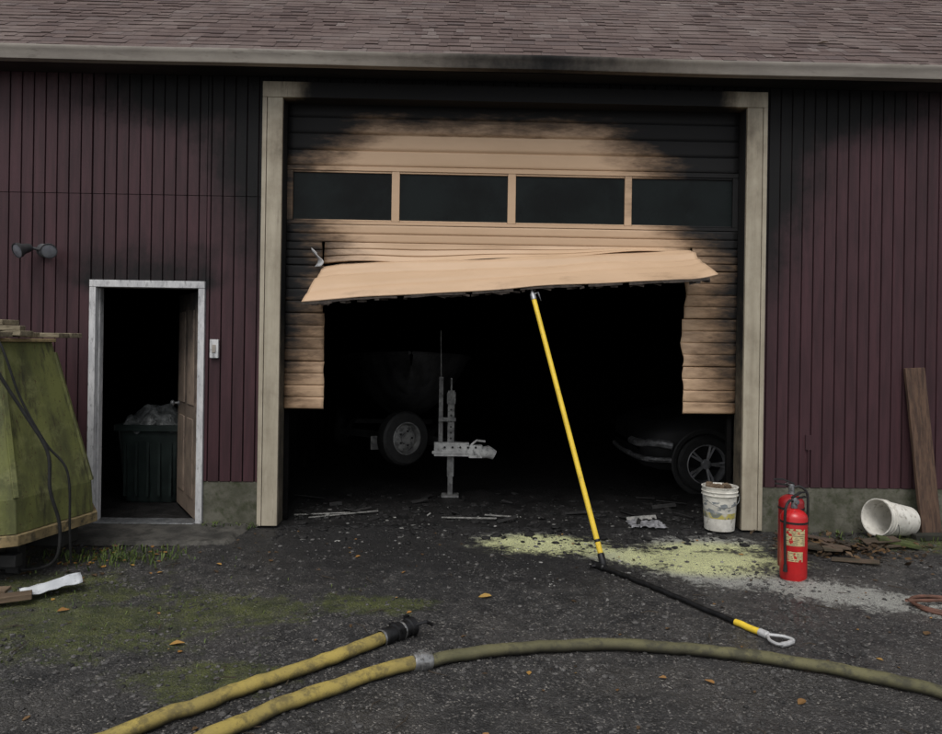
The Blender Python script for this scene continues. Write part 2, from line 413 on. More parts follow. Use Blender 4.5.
mb.finish('torn_sheet',[m_wtrim],GD,soot=lambda x,y,z:.3,solid=.003)
mb=MB()
for x in(-1.50,2.50): mb.box(x-.02,x+.02,.20,.24,.02,3.3)
mb.finish('door_tracks',[m_dark],GD)
mb=MB(); mb.box(-2.115,-2.042,-.035,-.005,1.455,1.615); mb.m=1; mb.box(-2.095,-2.062,-.041,-.036,1.50,1.57)
mb.finish('switch_box',[m_wtrim,m_gutter],B,soot=lambda x,y,z:0,bevel=.004)
mb=MB(); mb.box(3.10,3.15,-.014,-.003,.72,.85); mb.tube([(3.125,-.02,.72),(3.125,-.02,.42)],.008,8)
mb.finish('spigot_bracket',[m_siding],B,soot=lambda x,y,z:.3)

# ---------------- security light
mb=MB()
o=Vector((-3.548,-.02,2.36))
mb.m=0; mb.lathe([(0,0),(.055,0),(.055,.02),(.03,.035),(0,.035)],o,Matrix.Rotation(rad(90),3,'X'),20)
for sx in(-1,1):
    mb.m=0
    mb.tube([o+Vector((sx*.02,-.03,0)),o+Vector((sx*.06,-.06,.01)),o+Vector((sx*.085,-.08,.0))],.012,8)
    q=Vector((sx*.45,-.85,-.35)).to_track_quat('Z','Y').to_matrix()
    mb.m=0; mb.lathe([(0,-.05),(.03,-.05),(.038,-.03),(.045,.02),(.062,.05),(.064,.075),(.058,.075)],o+Vector((sx*.10,-.10,0)),q,20)
    mb.m=1; mb.lathe([(.058,.07),(.03,.076),(0,.078)],o+Vector((sx*.10,-.10,0)),q,20)
mb.finish('security_light',[M('dark_fixture',(.05,.05,.055),(.03,.03,.03),10,.5),M('lamp_lens',(.18,.19,.21),(.10,.10,.12),10,.2)])

# ---------------------------------------------------------------- GROUND
t=NT('gravel_asphalt')
P=t.pos
def blob(cx,cy,rx,ry,ang=0):
    d=t.vm('SUBTRACT',P,(cx,cy,0))
    if ang:
        n=t.n.new('ShaderNodeVectorRotate'); n.inputs['Axis'].default_value=(0,0,1); n.inputs['Angle'].default_value=-rad(ang); t.l.new(d,n.inputs['Vector']); d=n.outputs[0]
    d=t.vm('MULTIPLY',d,(1/rx,1/ry,0)); return t.math('SUBTRACT',1.0,t.vm('LENGTH',d),clamp=True)
def msum(l):
    a=l[0]
    for b in l[1:]: a=t.math('MAXIMUM',a,b)
    return a
v1=t.n.new('ShaderNodeTexVoronoi'); t.l.new(P,v1.inputs['Vector']); v1.inputs['Scale'].default_value=105
sep=t.n.new('ShaderNodeSeparateColor'); t.l.new(v1.outputs['Color'],sep.inputs[0])
fine=t.noise(170,2,.7); mid=t.noise(6,5,.75); big=t.noise(.9,5,.65)
base=t.mix(t.step(mid,.32,.66),(.062,.059,.057),(.016,.0155,.016))
base=t.mix(t.math('MULTIPLY',t.step(big,.46,.62),.6),base,(.090,.083,.077))
gate=t.step(t.noise(14,4,.7),.35,.62)
st=t.math('MULTIPLY',t.step(sep.outputs[0],.72,.95),gate); base=t.mix(t.math('MULTIPLY',st,.75),base,(.20,.19,.18))
st2=t.math('MULTIPLY',t.step(sep.outputs[1],.90,.97),gate); base=t.mix(t.math('MULTIPLY',st2,.75),base,(.42,.39,.35))
base=t.mix(t.math('MULTIPLY',t.step(fine,.45,.7),.65),base,(.010,.0095,.0095))
ash=t.math('MULTIPLY',t.step(t.math('ADD',blob(.4,.2,4.4,2.7),t.math('MULTIPLY',t.math('SUBTRACT',mid,.5),.9)),.10,.55),.82)
base=t.mix(ash,base,(.011,.0105,.011))
ms=msum([blob(-2.1,-2.25,1.4,.8,10),blob(-2.6,-1.7,1.0,.7),blob(-1.35,-1.95,.9,.45,-15),blob(-1.2,-2.9,.6,.35),blob(3.9,-.4,.9,.4),blob(-.5,-1.9,.6,.3)])
mossf=t.step(t.math('ADD',t.math('MULTIPLY',ms,.9),t.math('MULTIPLY',t.math('SUBTRACT',t.noise(4.5,5,.78),.5),2.0)),.24,.62)
base=t.mix(t.math('MULTIPLY',t.math('MULTIPLY',mossf,t.step(fine,.64,.42)),.9),base,t.mix(t.step(mid,.35,.65),(.125,.145,.020),(.050,.064,.015)))
pw=msum([blob(.74,-.46,.78,.40,-8),blob(1.35,-.78,.7,.32,-25),blob(1.95,-.86,.85,.50,-12),blob(2.05,-.42,.7,.34),blob(2.55,-1.60,1.05,.34,-30),blob(1.9,-1.25,.7,.36,-20)])
pn=t.noise(8,5,.85,dist=.6)
pwf=t.step(t.math('ADD',t.math('MULTIPLY',pw,1.35),t.math('MULTIPLY',t.math('SUBTRACT',pn,.5),3.2)),.22,.85)
pwf=t.math('MULTIPLY',pwf,t.step(pw,0,.12))
pwf=t.math('MULTIPLY',pwf,t.step(fine,.68,.46))
yell=t.math('MAXIMUM',blob(2.0,-.80,1.1,.6),blob(.8,-.5,.9,.45))
base=t.mix(t.math('MULTIPLY',pwf,.95),base,t.mix(t.step(yell,.05,.5),(.46,.46,.42),(.84,.86,.46)))
h=t.math('ADD',t.math('MULTIPLY',v1.outputs['Distance'],-.5),t.math('MULTIPLY',t.noise(34,5,.75),1.8)); t.bump(h,1.0,.018)
rg=t.math('MULTIPLY_ADD',big,-1.7,1.25); rg=t.math('MAXIMUM',rg,.27)
rg=t.math('MAXIMUM',rg,t.math('MULTIPLY',pwf,.9))
m_ground=t.out(base,rg,0,.5)
def frange(a,b,s):
    o=[];x=a
    while x<b-1e-6: o.append(x); x+=s
    return o
xs=[-160,-80,-40,-20,-12,-8]+frange(-6,7,.045)+[7,9,13,22,40,80,160]
ys=[-160,-80,-40,-20,-12,-9]+frange(-6.5,.05,.04)+[.05,1,5,12,25,50,100,160]
def gh(x,y):
    f=cl((-y)/.25)*cl((y+9)/2)*cl((9-abs(x))/2)
    return f*(.022*mn.noise((x*.9,y*.9,0))+.010*mn.noise((x*4,y*4,3))+.007*mn.noise((x*14,y*14,5)))-.004*(1-f)-.006
mb=MB(); nx,ny=len(xs),len(ys)
vs=[(x,y,gh(x,y)) for y in ys for x in xs]
fs=[(j*nx+i,j*nx+i+1,(j+1)*nx+i+1,(j+1)*nx+i) for j in range(ny-1) for i in range(nx-1)]
mb.add(vs,fs); mb.finish('ground',[m_ground],recenter=False)
mb=MB(); mb.grid(lambda u,v:(lerp(-3.45,-1.75,u)+(.04*mn.noise((v*6,1,1)) if u in(0,1) else 0),lerp(-.62,.0,v)+(.05*mn.noise((u*6,0,1)) if v==0 else 0),.022+.004*mn.noise((u*7,v*3,0))-(.03 if v==0 or u in (0,1) else 0)),40,16)
mb.finish('concrete_pad',[M('dirty_pad',(.085,.08,.07),(.032,.031,.028),3,.8,bump=.7,bscale=50,bd=.01,dirt=.6,dirtcol=(.018,.017,.015))])

m_stone=M('stone',(.085,.081,.077),(.035,.034,.033),60,.7,bump=0,var=1.3,rvar=0)
ico=[]
ph=(1+5**.5)/2
for a,b in((-1,ph),(1,ph),(-1,-ph),(1,-ph)): ico+=[(a,b,0)]
for a,b in((-1,ph),(1,ph),(-1,-ph),(1,-ph)): ico+=[(0,a,b)]
for a,b in((ph,-1),(ph,1),(-ph,-1),(-ph,1)): ico+=[(a,0,b)]
icf=[(0,11,5),(0,5,1),(0,1,7),(0,7,10),(0,10,11),(1,5,9),(5,11,4),(11,10,2),(10,7,6),(7,1,8),(3,9,4),(3,4,2),(3,2,6),(3,6,8),(3,8,9),(4,9,5),(2,4,11),(6,2,10),(8,6,7),(9,8,1)]
def stones(mb,n,xr,yr,sr,zf,flat=.6,dens=None,pw_=4):
    c=0
    while c<n:
        x=R.uniform(*xr); y=R.uniform(*yr)
        if dens and R.random()>dens(x,y): continue
        c+=1
        s=lerp(sr[0],sr[1],R.random()**pw_)/1.9; a=R.random()*6.28; ca,sa=math.cos(a),math.sin(a); ex=R.uniform(.7,1.5)
        mb.cv=R.random()**1.6; z=zf(x,y)
        vs=[]
        for p in ico:
            k=R.uniform(.75,1.15); px,py,pz=p[0]*s*k*ex,p[1]*s*k,p[2]*s*k*flat
            vs.append((x+px*ca-py*sa,y+px*sa+py*ca,z+pz+s*.2))
        mb.add(vs,icf)
mb=MB(); stones(mb,12000,(-3.9,4.6),(-4.2,-.05),(.004,.018),gh,dens=lambda x,y:(.10+.90*cl(.4+1.8*mn.noise((x*1.7,y*1.7,7))))*(.35+.65*cl((-y-.6)/1.6)))
mb.finish('gravel',[m_stone],smooth=False)
m_char=M('charcoal',(.014,.013,.013),(.006,.006,.006),20,.75,bump=.5,var=.8)
m_ash=M('ash_flakes',(.26,.255,.24),(.10,.10,.095),20,.85,bump=.3,var=.8)
mb=MB()
def zg(x,y): return .004 if y>.03 else gh(x,y)
stones(mb,1100,(-1.5,2.5),(-.6,2.2),(.010,.05),zg,.45,dens=lambda x,y:math.exp(-((y-.3)/.7)**2))
mb.m=1; stones(mb,260,(-1.5,2.5),(-.9,1.0),(.006,.022),zg,.3,dens=lambda x,y:math.exp(-((y-.1)/.6)**2))
stones(mb,380,(.3,3.0),(-1.9,-.1),(.004,.016),zg,.4)
mb.m=0
for i in range(34):
    x=R.uniform(-1.45,2.45); y=R.gauss(.6,.4)
    if y<-.2: continue
    a=R.random()*3.14; L=R.uniform(.06,.32)
    mb.m=0 if R.random()<.9 else 1; mb.cv=R.random()
    mb.beam((x,y,zg(x,y)+.015),(x+L*math.cos(a),y+L*.6*math.sin(a),zg(x,y)+R.uniform(.01,.05)),R.uniform(.01,.045),R.uniform(.006,.014),R.random())
mb.m=1
for (x0,y0,x1,y1) in((-1.45,.35,-.95,.42),(-1.3,.25,-.7,.5),(-.1,.30,.4,.24),(.3,.42,.6,.3)):
    mb.cv=.5; mb.beam((x0,y0,.02),(x1,y1,.03),.018,.006,R.random()*.4)
mb.finish('charred_debris',[m_char,m_ash],smooth=False)

# fallen leaves
t=NT('dead_leaf'); c=t.ramp(t.attr('var'),[(0,(.03,.020,.012)),(.4,(.11,.065,.03)),(.7,(.30,.15,.04)),(.9,(.34,.25,.07)),(1,(.50,.45,.32))]); m_leaf2=t.out(c,.6,0,.3)
mb=MB()
def leaf(x,y,z,s,v,tilt=.25):
    mb.cv=v; a=R.random()*6.28; Q=Matrix.Rotation(a,3,'Z')@Matrix.Rotation(R.uniform(-tilt,tilt),3,'X')@Matrix.Rotation(R.uniform(-tilt,tilt),3,'Y')
    cu=R.uniform(.1,.35)
    pts=[(-.5,0,0),(-.3,.22,cu*.3),(0,.34,cu*.5),(.3,.2,cu*.3),(.55,0,.05),(.3,-.2,cu*.3),(0,-.34,cu*.5),(-.3,-.22,cu*.3),(0,0,0)]
    o=Vector((x,y,z+.006)); vs=[o+Q@(Vector(p)*s*R.uniform(.85,1.15)) for p in pts]
    mb.add(vs,[(i,(i+1)%8,8) for i in range(8)])
for i in range(210):
    x=R.uniform(-3.9,4.5); y=R.uniform(-4,-.1); leaf(x,y,gh(x,y),R.uniform(.012,.04),R.random()**1.3*.8)
for i in range(120):
    x=R.gauss(-2.5,.4); y=R.gauss(-.9,.25); leaf(x,y,gh(x,y),R.uniform(.02,.055),R.random()*.8)
for i in range(260):
    x=R.gauss(3.18,.32); y=R.gauss(-.58,.20); leaf(x,y,gh(x,y)+R.random()*.04,R.uniform(.03,.07),R.random()*.42,.6)
for x,y,s,v in((.22,-1.73,.09,.8),(-1.45,-2.48,.08,.75),(-2.3,-2.0,.07,.6),(1.6,-3.1,.06,.5),(1.25,-2.9,.05,.6),(-.7,-.9,.05,.7),(2.7,-2.3,.06,.4)):
    leaf(x,y,gh(x,y),s,v,.15)
leaf(1.95,*roofp(0,.55,.02)[1:],.07,1.0); leaf(3.3,*roofp(0,.6,.02)[1:],.10,1.0); leaf(-.5,*roofp(0,1.1,.02)[1:],.06,.6)
mb.finish('fallen_leaves',[m_leaf2],smooth=False)
# twigs
mb=MB()
for i in range(90):
    x=R.uniform(-3.6,4.2); y=R.uniform(-3.8,-.3)
    if i>50: x=R.gauss(3.2,.4); y=R.gauss(-.6,.25)
    a=R.random()*6.28; L=R.uniform(.04,.16); z=gh(x,y)+.008
    mb.tube([(x,y,z),(x+L*.5*math.cos(a)+R.uniform(-.01,.01),y+L*.5*math.sin(a),z+.006),(x+L*math.cos(a+.2),y+L*math.sin(a+.2),z)],[.003,.0025,.0015],5)
mb.finish('twigs',[M('twig_bark',(.06,.045,.03),(.03,.022,.016),20,.9,bump=0)])
t=NT('weed_green'); m_weed=t.out(t.mix(t.attr('var'),(.03,.06,.012),(.10,.13,.03)),.6,0,.3)
mb=MB()
for i in range(1000):
    k=R.random()
    if k<.35: x=R.gauss(-2.45,.3); y=R.gauss(-.95,.12)
    elif k<.5: x=R.uniform(2.8,4.3); y=R.uniform(-.45,-.02)
    elif k<.6: x=R.uniform(-2.17,-1.7); y=R.uniform(-.12,-.02)
    else: x=R.gauss(-2.2,.6); y=R.gauss(-2.1,.4)
    L=R.uniform(.02,.08) if k<.6 else R.uniform(.008,.03)
    mb.cv=R.random(); a=R.random()*6.28; b=R.uniform(.2,.9); w=R.uniform(.002,.006)*(.6 if k>.6 else 1)
    d=Vector((math.cos(a),math.sin(a),0)); pn_=Vector((-d.y,d.x,0)); o=Vector((x,y,gh(x,y)))
    m1=o+d*L*b*.4+Vector((0,0,L*.6)); e=o+d*L*b+Vector((0,0,L*.8))
    mb.add([o-pn_*w,o+pn_*w,m1+pn_*w,m1-pn_*w,e],[(0,1,2,3),(3,2,4)])
mb.finish('weeds',[m_weed],smooth=False)

# ---------------------------------------------------------------- FIRE HOSES
def hose_mat(name,c1,c2,dc,dirt):
    t=NT(name); col=t.mix(t.step(t.noise(5,5),.3,.7),c1,c2)
    col=t.mix(t.math('MULTIPLY',t.step(t.noise(11,5,.75),.58-dirt*.25,.72-dirt*.15),.8),col,dc)
    col=t.mix(t.math('MULTIPLY',t.step(t.noise(70,3,.8),.56,.70),.5),col,dc)
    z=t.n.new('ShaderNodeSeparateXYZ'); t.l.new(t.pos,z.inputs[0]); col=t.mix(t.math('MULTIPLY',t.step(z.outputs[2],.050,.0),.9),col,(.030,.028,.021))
    w=t.noise(330,2,.5); t.bump(w,.5,.003); return t.out(col,.75,0,.3)
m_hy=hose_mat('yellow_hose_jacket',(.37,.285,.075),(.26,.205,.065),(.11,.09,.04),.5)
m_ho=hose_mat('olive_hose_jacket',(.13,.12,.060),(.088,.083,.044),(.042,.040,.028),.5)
m_coup=M('coupling_black',(.03,.03,.032),(.015,.015,.015),20,.4,.6)
m_alu=M('coupling_aluminium',(.45,.45,.44),(.25,.25,.25),20,.4,.8,dirt=.3)
rh=.036
def ringrot(d): return Vector(d).to_track_quat('Z','Y').to_matrix()
def wob(P,a=.006,z=0):
    return [Vector((p.x+a*mn.noise((p.x*5,p.y*5,1)),p.y+a*mn.noise((p.x*5,p.y*5,4)),gh(p.x,p.y)+rh*.9+z)) for p in P]
def rvary(P,r): return [r*(1+.07*mn.noise((p.x*6,p.y*6,9))) for p in P]
mb=MB()
p1=wob(catmull([(-3.1,-5.6,0),(-2.55,-4.6,0),(-1.95,-3.95,0),(-1.366,-3.462,0),(-.91,-3.043,0),(-.325,-2.486,0)],16),.014)
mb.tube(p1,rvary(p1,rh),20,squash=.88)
d=(p1[-1]-p1[-4]).normalized(); e=p1[-1]; q=ringrot(d)
mb.m=1; mb.lathe([(.0,-.05),(.040,-.05),(.046,-.04),(.046,.0),(.041,.004),(.041,.03),(.050,.034),(.050,.075),(.043,.08),(.043,.13),(.052,.135),(.052,.17),(.030,.175),(.030,.12),(0,.12)],e,q,24)
for k in range(3):
    a=k*2.09+.6; side=q@Vector((math.cos(a),math.sin(a),0)); c=e+d*.055+side*.052
    mb.obox(c,(.02,.018,.03),q)
for k in range(2):
    a=k*3.14+1.0; side=q@Vector((math.cos(a),math.sin(a),0)); mb.obox(e+d*.152+side*.056,(.022,.02,.026),q)
mb.tube([e+d*.1+Vector((.05,.01,.02)),e+d*.15+Vector((.09,0,.03)),e+d*.21+Vector((.08,-.01,.0))],.009,8)
mb.m=2; mb.lathe([(.041,-.062),(.0425,-.062),(.0425,-.05),(.041,-.05)],e,q,24)
mb.lathe([(.044,.081),(.047,.083),(.047,.092),(.044,.094)],e,q,24)
mb.finish('fire_hose',[m_hy,m_coup,m_alu])
mb=MB()
p2=wob(catmull([(-2.0,-5.2,0),(-1.4,-3.98,0),(-.953,-3.462,0),(-.66,-3.16,0),(-.15,-2.78,0),(.467,-2.555,0),(1.056,-2.535,0),(1.747,-2.77,0),(2.27,-3.06,0),(2.9,-3.5,0),(3.7,-4.3,0)],16),.012)
ks=min(range(len(p2)),key=lambda i:(p2[i]-Vector((-.13,-2.77,.03))).length)
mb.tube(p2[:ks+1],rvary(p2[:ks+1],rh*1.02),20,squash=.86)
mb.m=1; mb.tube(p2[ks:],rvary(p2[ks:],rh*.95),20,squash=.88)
d=(p2[ks+1]-p2[ks-1]).normalized(); q=ringrot(d)
mb.m=2; mb.lathe([(.030,-.045),(.042,-.045),(.044,-.038),(.044,-.008),(.048,-.006),(.048,.02),(.044,.022),(.044,.05),(.040,.056),(.030,.056)],p2[ks],q,24)
for k in range(3):
    a=k*2.09+.9; side=q@Vector((math.cos(a),math.sin(a),0)); mb.obox(p2[ks]+side*.05+d*.008,(.016,.014,.022),q)
mb.finish('fire_hose',[m_hy,m_ho,m_alu])

# ---------------------------------------------------------------- PIKE POLES
mb=MB()
pt=Vector((.645,-.27,2.03)); pb=Vector((1.095,-1.13,.03))
n=24; P=[pb.lerp(pt,i/n) for i in range(n+1)]
mb.m=0; mb.tube(P,.0205,14)
dd=(pt-pb).normalized(); q=dd.to_track_quat('Z','Y').to_matrix()
mb.m=1; mb.lathe([(0,-.03),(.024,-.03),(.026,0),(.026,.07),(.021,.08)],pb,q,16)
mb.lathe([(.0212,0),(.0222,.002),(.0222,.018),(.0212,.02)],pb+dd*.16,q,16)
mb.m=2; mb.lathe([(.021,-.05),(.024,-.05),(.024,.0),(.012,.02),(.008,.07),(0,.09)],pt,q,14)
mb.tube([pt+dd*.0,pt+dd*.02+Vector((.05,0,.0)),pt+dd*.0+Vector((.07,0,-.05))],[.009,.008,.003],8)
mb.finish('pike_pole',[m_yel,m_coup,m_steel])
mb=MB()
a=Vector((1.07,-1.13,.035)); b=Vector((1.74,-2.37,.035)); d=(b-a).normalized(); q=d.to_track_quat('Z','Y').to_matrix(); s=Vector((-d.y,d.x,0))
def lp(t_):
    p=a.lerp(b,t_); return Vector((p.x,p.y,gh(p.x,p.y)+.022))
mb.m=1; mb.tube([lp(i/20*.86) for i in range(21)],.017,12)
mb.m=0; mb.tube([lp(.86+i/5*.14) for i in range(6)],.019,12)
mb.m=2; e=lp(1.0)
mb.lathe([(.02,-.03),(.022,-.03),(.022,.02),(.012,.03)],e,q,12)
D=[e+d*.02,e+d*.05+s*.03,e+d*.085+s*.058,e+d*.14+s*.06,e+d*.15,e+d*.14-s*.06,e+d*.085-s*.058,e+d*.05-s*.03,e+d*.02]
D=[Vector((p.x,p.y,p.z+.004)) for p in D]
mb.tube(catmull(D,5),.009,8); mb.tube([e+d*.145+s*.045,e+d*.15,e+d*.145-s*.045],.014,10)
h0=lp(0)
mb.m=1; mb.lathe([(.018,-.05),(.026,-.05),(.026,.04),(.018,.05)],h0,q,12)
mb.tube([h0,h0-d*.06+Vector((0,0,.01)),h0-d*.10+Vector((0,0,.02))],[.02,.015,.004],10)
mb.tube([h0-d*.02,h0-d*.04-s*.05,h0-d*.01-s*.085],[.013,.010,.004],8)
mb.tube([h0-d*.02,h0-d*.03+s*.05],[.013,.008],8)
mb.finish('pike_pole',[m_yel,m_coup,M('handle_aluminium',(.6,.6,.6),(.4,.4,.4),20,.4,.3)])

# ---------------------------------------------------------------- EXTINGUISHERS
def ext(x,y,mat,rotz,h=.62,lab=True):
    mb=MB(); z=gh(x,y)-.004; o=Vector((x,y,z)); r=.090; hb=h-.125
    prof=[(0,.012),(r*.75,.008),(r*.8,0),(r*.97,.0),(r*.98,.015),(r,.022),(r,hb-.06)]
    ms=[0]*6
    for i in range(1,8):
        a=i/8*math.pi/2; prof.append((r*math.cos(a)*.82+r*.18*(1-i/8),hb-.06+.058*math.sin(a))); ms.append(0)
    prof+= [(.022,hb),(.022,hb+.02),(0,hb+.02)]; ms+=[0,3,3]
    Rz=Matrix.Rotation(rotz,3,'Z')
    mb.lathe(prof,o,Rz,36,ms)
    if lab: # curved label panel wrapped part-way round the cylinder
        mb.m=1
        mb.grid(lambda u,v:o+Vector(((r+.0012)*math.cos(rad(lerp(-150,-65,u))),(r+.0012)*math.sin(rad(lerp(-150,-65,u))),lerp(hb*.50,hb*.74,v))),14,4)
        mb.grid(lambda u,v:o+Vector(((r+.0012)*math.cos(rad(lerp(-140,-75,u))),(r+.0012)*math.sin(rad(lerp(-140,-75,u))),lerp(hb*.28,hb*.42,v))),14,3)
    def w(px,py,pz): return o+Rz@Vector((px,py,pz))
    mb.m=3; mb.lathe([(.018,0),(.02,.0),(.02,.05),(.014,.055),(0,.055)],w(0,0,hb+.018),None,16)
    mb.m=2
    mb.beam(w(-.01,0,hb+.062),w(.115,0,hb+.07),.022,.010); mb.beam(w(-.02,0,hb+.075),w(.06,0,hb+.105),.024,.008); mb.beam(w(.06,0,hb+.105),w(.125,0,hb+.10),.024,.008)
    mb.m=3; mb.lathe([(0,0),(.018,0),(.018,.014),(0,.016)],w(0,-.015,hb+.045),Rz@Matrix.Rotation(rad(90),3,'X'),16)
    mb.m=2
    hz=catmull([w(-.015,0,hb+.05),w(-.06,-.01,hb+.055),w(-.108,-.02,hb+.01),w(-.115,-.02,hb-.12),w(-.108,-.02,hb-.30),w(-.104,-.02,hb-.38)],6)
    mb.tube(hz,.0095,10); mb.tube([hz[-1],hz[-1]-Vector((0,0,.05))],[.012,.016],10)
    mb.lathe([(r+.001,0),(r+.003,0),(r+.003,.014),(r+.001,.014)],w(0,0,hb*.80),None,36)
    mb.m=3; mb.tube([w(.02,.02,hb+.07),w(.03,.03,hb+.085),w(.045,.02,hb+.075)],.003,6)
    return mb.finish('fire_extinguisher',[mat,m_lab,m_black,m_steel])
t=NT('extinguisher_label'); n1=t.voro(60,out='Color'); s=t.n.new('ShaderNodeSeparateColor'); t.l.new(n1,s.inputs[0])
zz=t.n.new('ShaderNodeSeparateXYZ'); t.l.new(t.pos,zz.inputs[0])
ln=t.math('SINE',t.math('MULTIPLY',zz.outputs[2],520))
c=t.mix(t.step(t.math('MULTIPLY',ln,s.outputs[0]),.2,.4),(.50,.42,.22),(.06,.03,.03)); c=t.mix(t.step(s.outputs[1],.8,.85),c,(.45,.02,.02)); m_lab=t.out(c,.4,0,.4)
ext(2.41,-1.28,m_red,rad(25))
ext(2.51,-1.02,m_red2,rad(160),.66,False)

# ---------------------------------------------------------------- BUCKETS
def bucket(org,rot,h=.37,r0=.13,r1=.15,contents=False,handle=True):
    mb=MB(); org=Vector(org)
    prof=[(0,.004),(r0-.01,.0),(r0,.006),(lerp(r0,r1,.3),h*.3),(lerp(r0,r1,.3)+.0008,h*.301),(lerp(r0,r1,.68)+.0008,h*.68),(lerp(r0,r1,.68),h*.681),(lerp(r0,r1,.8),h*.80),(r1+.006,h*.805),(r1+.006,h*.82),(r1-.001,h*.825),(r1,h*.88),(r1+.006,h*.885),(r1+.006,h*.90),(r1,h*.905),(r1+.002,h*.98),(r1+.007,h*.985),(r1+.007,h),(r1-.003,h),(r1-.006,h*.98),(r0-.006,.012),(0,.012)]
    ms=[0]*21; ms[4]=1 if contents else 0
    mb.lathe(prof,org,rot,40,ms)
    if handle:
        mb.m=2; P=[]
        for i in range(17):
            a=math.pi*i/16; P.append(org+rot@Vector(((r1+.01)*math.cos(a),-.02-(r1*.9)*math.sin(a),h*.83-.10*math.sin(a))))
        mb.tube(P,.003,6)
    if contents:
        mb.m=3
        for i in range(26):
            a=R.random()*6.28; rr=R.random()*.11; o=org+rot@Vector((rr*math.cos(a),rr*math.sin(a),h*.93+R.random()*.03))
            mb.obox(o,(R.uniform(.02,.07),R.uniform(.02,.05),R.uniform(.01,.04)),Matrix.Rotation(R.random()*3,3,'Z')@Matrix.Rotation(R.uniform(-.6,.6),3,'X'))
    return mb.finish('plastic_bucket',[m_white,m_blabel,m_steel,m_wood])
t=NT('bucket_label'); zz=t.n.new('ShaderNodeSeparateXYZ'); t.l.new(t.pos,zz.inputs[0])
n1=t.voro(22,out='Color',vec=t.vm('MULTIPLY',t.pos,(1,1,2.2))); s=t.n.new('ShaderNodeSeparateColor'); t.l.new(n1,s.inputs[0])
c=t.mix(t.step(zz.outputs[2],.165,.170),(.42,.36,.10),(.60,.58,.52)); c=t.mix(t.math('MULTIPLY',t.step(s.outputs[0],.62,.66),.8),c,(.10,.13,.16))
m_blabel=t.out(t.mix(t.step(t.noise(9,4),.5,.65),c,(.5,.48,.43)),.5,0,.4)
bucket((2.36,.03,.004),Matrix.Identity(3),.385,.128,.15,True)
ax=Vector((-.93,-.30,.16)).normalized()
bucket((3.93,-.16,.135),ax.to_track_quat('Z','Y').to_matrix(),.36,.125,.15,False,True)

# ---------------------------------------------------------------- plank / scrap on the right
mb=MB(); mb.obox((4.09,-.10,.72),(.175,.035,1.48),Matrix.Rotation(rad(-6.0),3,'X')@Matrix.Rotation(rad(-3.0),3,'Y'))
mb.finish('leaning_plank',[m_plank],bevel=.004)
mb=MB(); mb.obox((4.15,-.26,.03),(.5,.09,.05),Matrix.Rotation(rad(4),3,'Z'))
mb.finish('wood_beam',[M('dark_beam',(.03,.03,.022),(.018,.018,.014),6,.9,bump=.5)],bevel=.005)
mb=MB()
for i in range(14):
    x=R.gauss(3.15,.24); y=R.gauss(-.60,.13); a=R.random()*3.14; L=R.uniform(.12,.36); mb.cv=R.random()
    mb.obox((x,y,gh(x,y)+.015+R.random()*.04),(L,R.uniform(.05,.16),R.uniform(.008,.02)),Matrix.Rotation(a,3,'Z')@Matrix.Rotation(R.uniform(-.18,.18),3,'Y')@Matrix.Rotation(R.uniform(-.16,.16),3,'X'))
mb.finish('scrap_wood_pile',[M('scrap_wood',(.10,.066,.048),(.04,.034,.022),5,.85,bump=.5,var=1.1)],bevel=.002)
mb=MB(); mb.obox((3.62,-.52,.05),(.30,.13,.03),Matrix.Rotation(rad(-18),3,'Z')@Matrix.Rotation(rad(8),3,'Y'))
mb.finish('mossy_board',[M('mossy_wood',(.07,.09,.025),(.04,.045,.02),12,.9,bump=.8,bscale=90)],bevel=.004)
mb=MB(); P=[]
for i in range(90):
    a=i/89*2*math.pi*2.1+2.2; r=.15+.012*math.sin(a*1.7); P.append((3.08+r*1.15*math.cos(a),-1.88+r*math.sin(a),gh(3.08,-1.88)+.016+.02*i/89))
P.append((3.35,-1.78,.02)); P.append((3.6,-1.7,.02))
mb.tube(catmull(P,2),.011,8); mb.finish('rubber_hose_coil',[M('rusty_hose',(.15,.07,.05),(.09,.045,.03),10,.6,dirt=.3)])
mb=MB(); mb.grid(lambda u,v:(lerp(1.58,1.90,u)+.05*mn.noise((u*4,v*4,0)),lerp(.02,.26,v)+.06*mn.noise((u*4,v*4,5)),.012+.035*abs(mn.noise((u*6,v*6,2)))),18,14)
mb.finish('plastic_sheet',[M('grey_sheet',(.30,.30,.32),(.14,.14,.15),14,.45,dirt=.4)])

# ---------------------------------------------------------------- scrap at left
mb=MB()
def sc(u,v):
    p=Vector((lerp(-.17,.17,u),lerp(-.075,.075,v),.045+.05*(1-abs(2*v-1))*(.5+.5*u)+.014*mn.noise((u*5,v*3,0))-.03*(1-u)))
    return Vector((-2.54,-1.70,0))+Matrix.Rotation(rad(38),3,'Z')@p
mb.grid(sc,14,12); mb.finish('bent_white_flashing',[M('white_metal',(.52,.54,.56),(.40,.42,.44),8,.4,dirt=.15,dirtcol=(.2,.2,.2))],solid=.003)
mb=MB(); mb.obox((-2.72,-1.93,.03),(.34,.09,.035),Matrix.Rotation(rad(28),3,'Z')); mb.obox((-2.85,-1.85,.05),(.25,.10,.02),Matrix.Rotation(rad(10),3,'Z'))
mb.finish('scrap_board',[m_wood],bevel=.003)

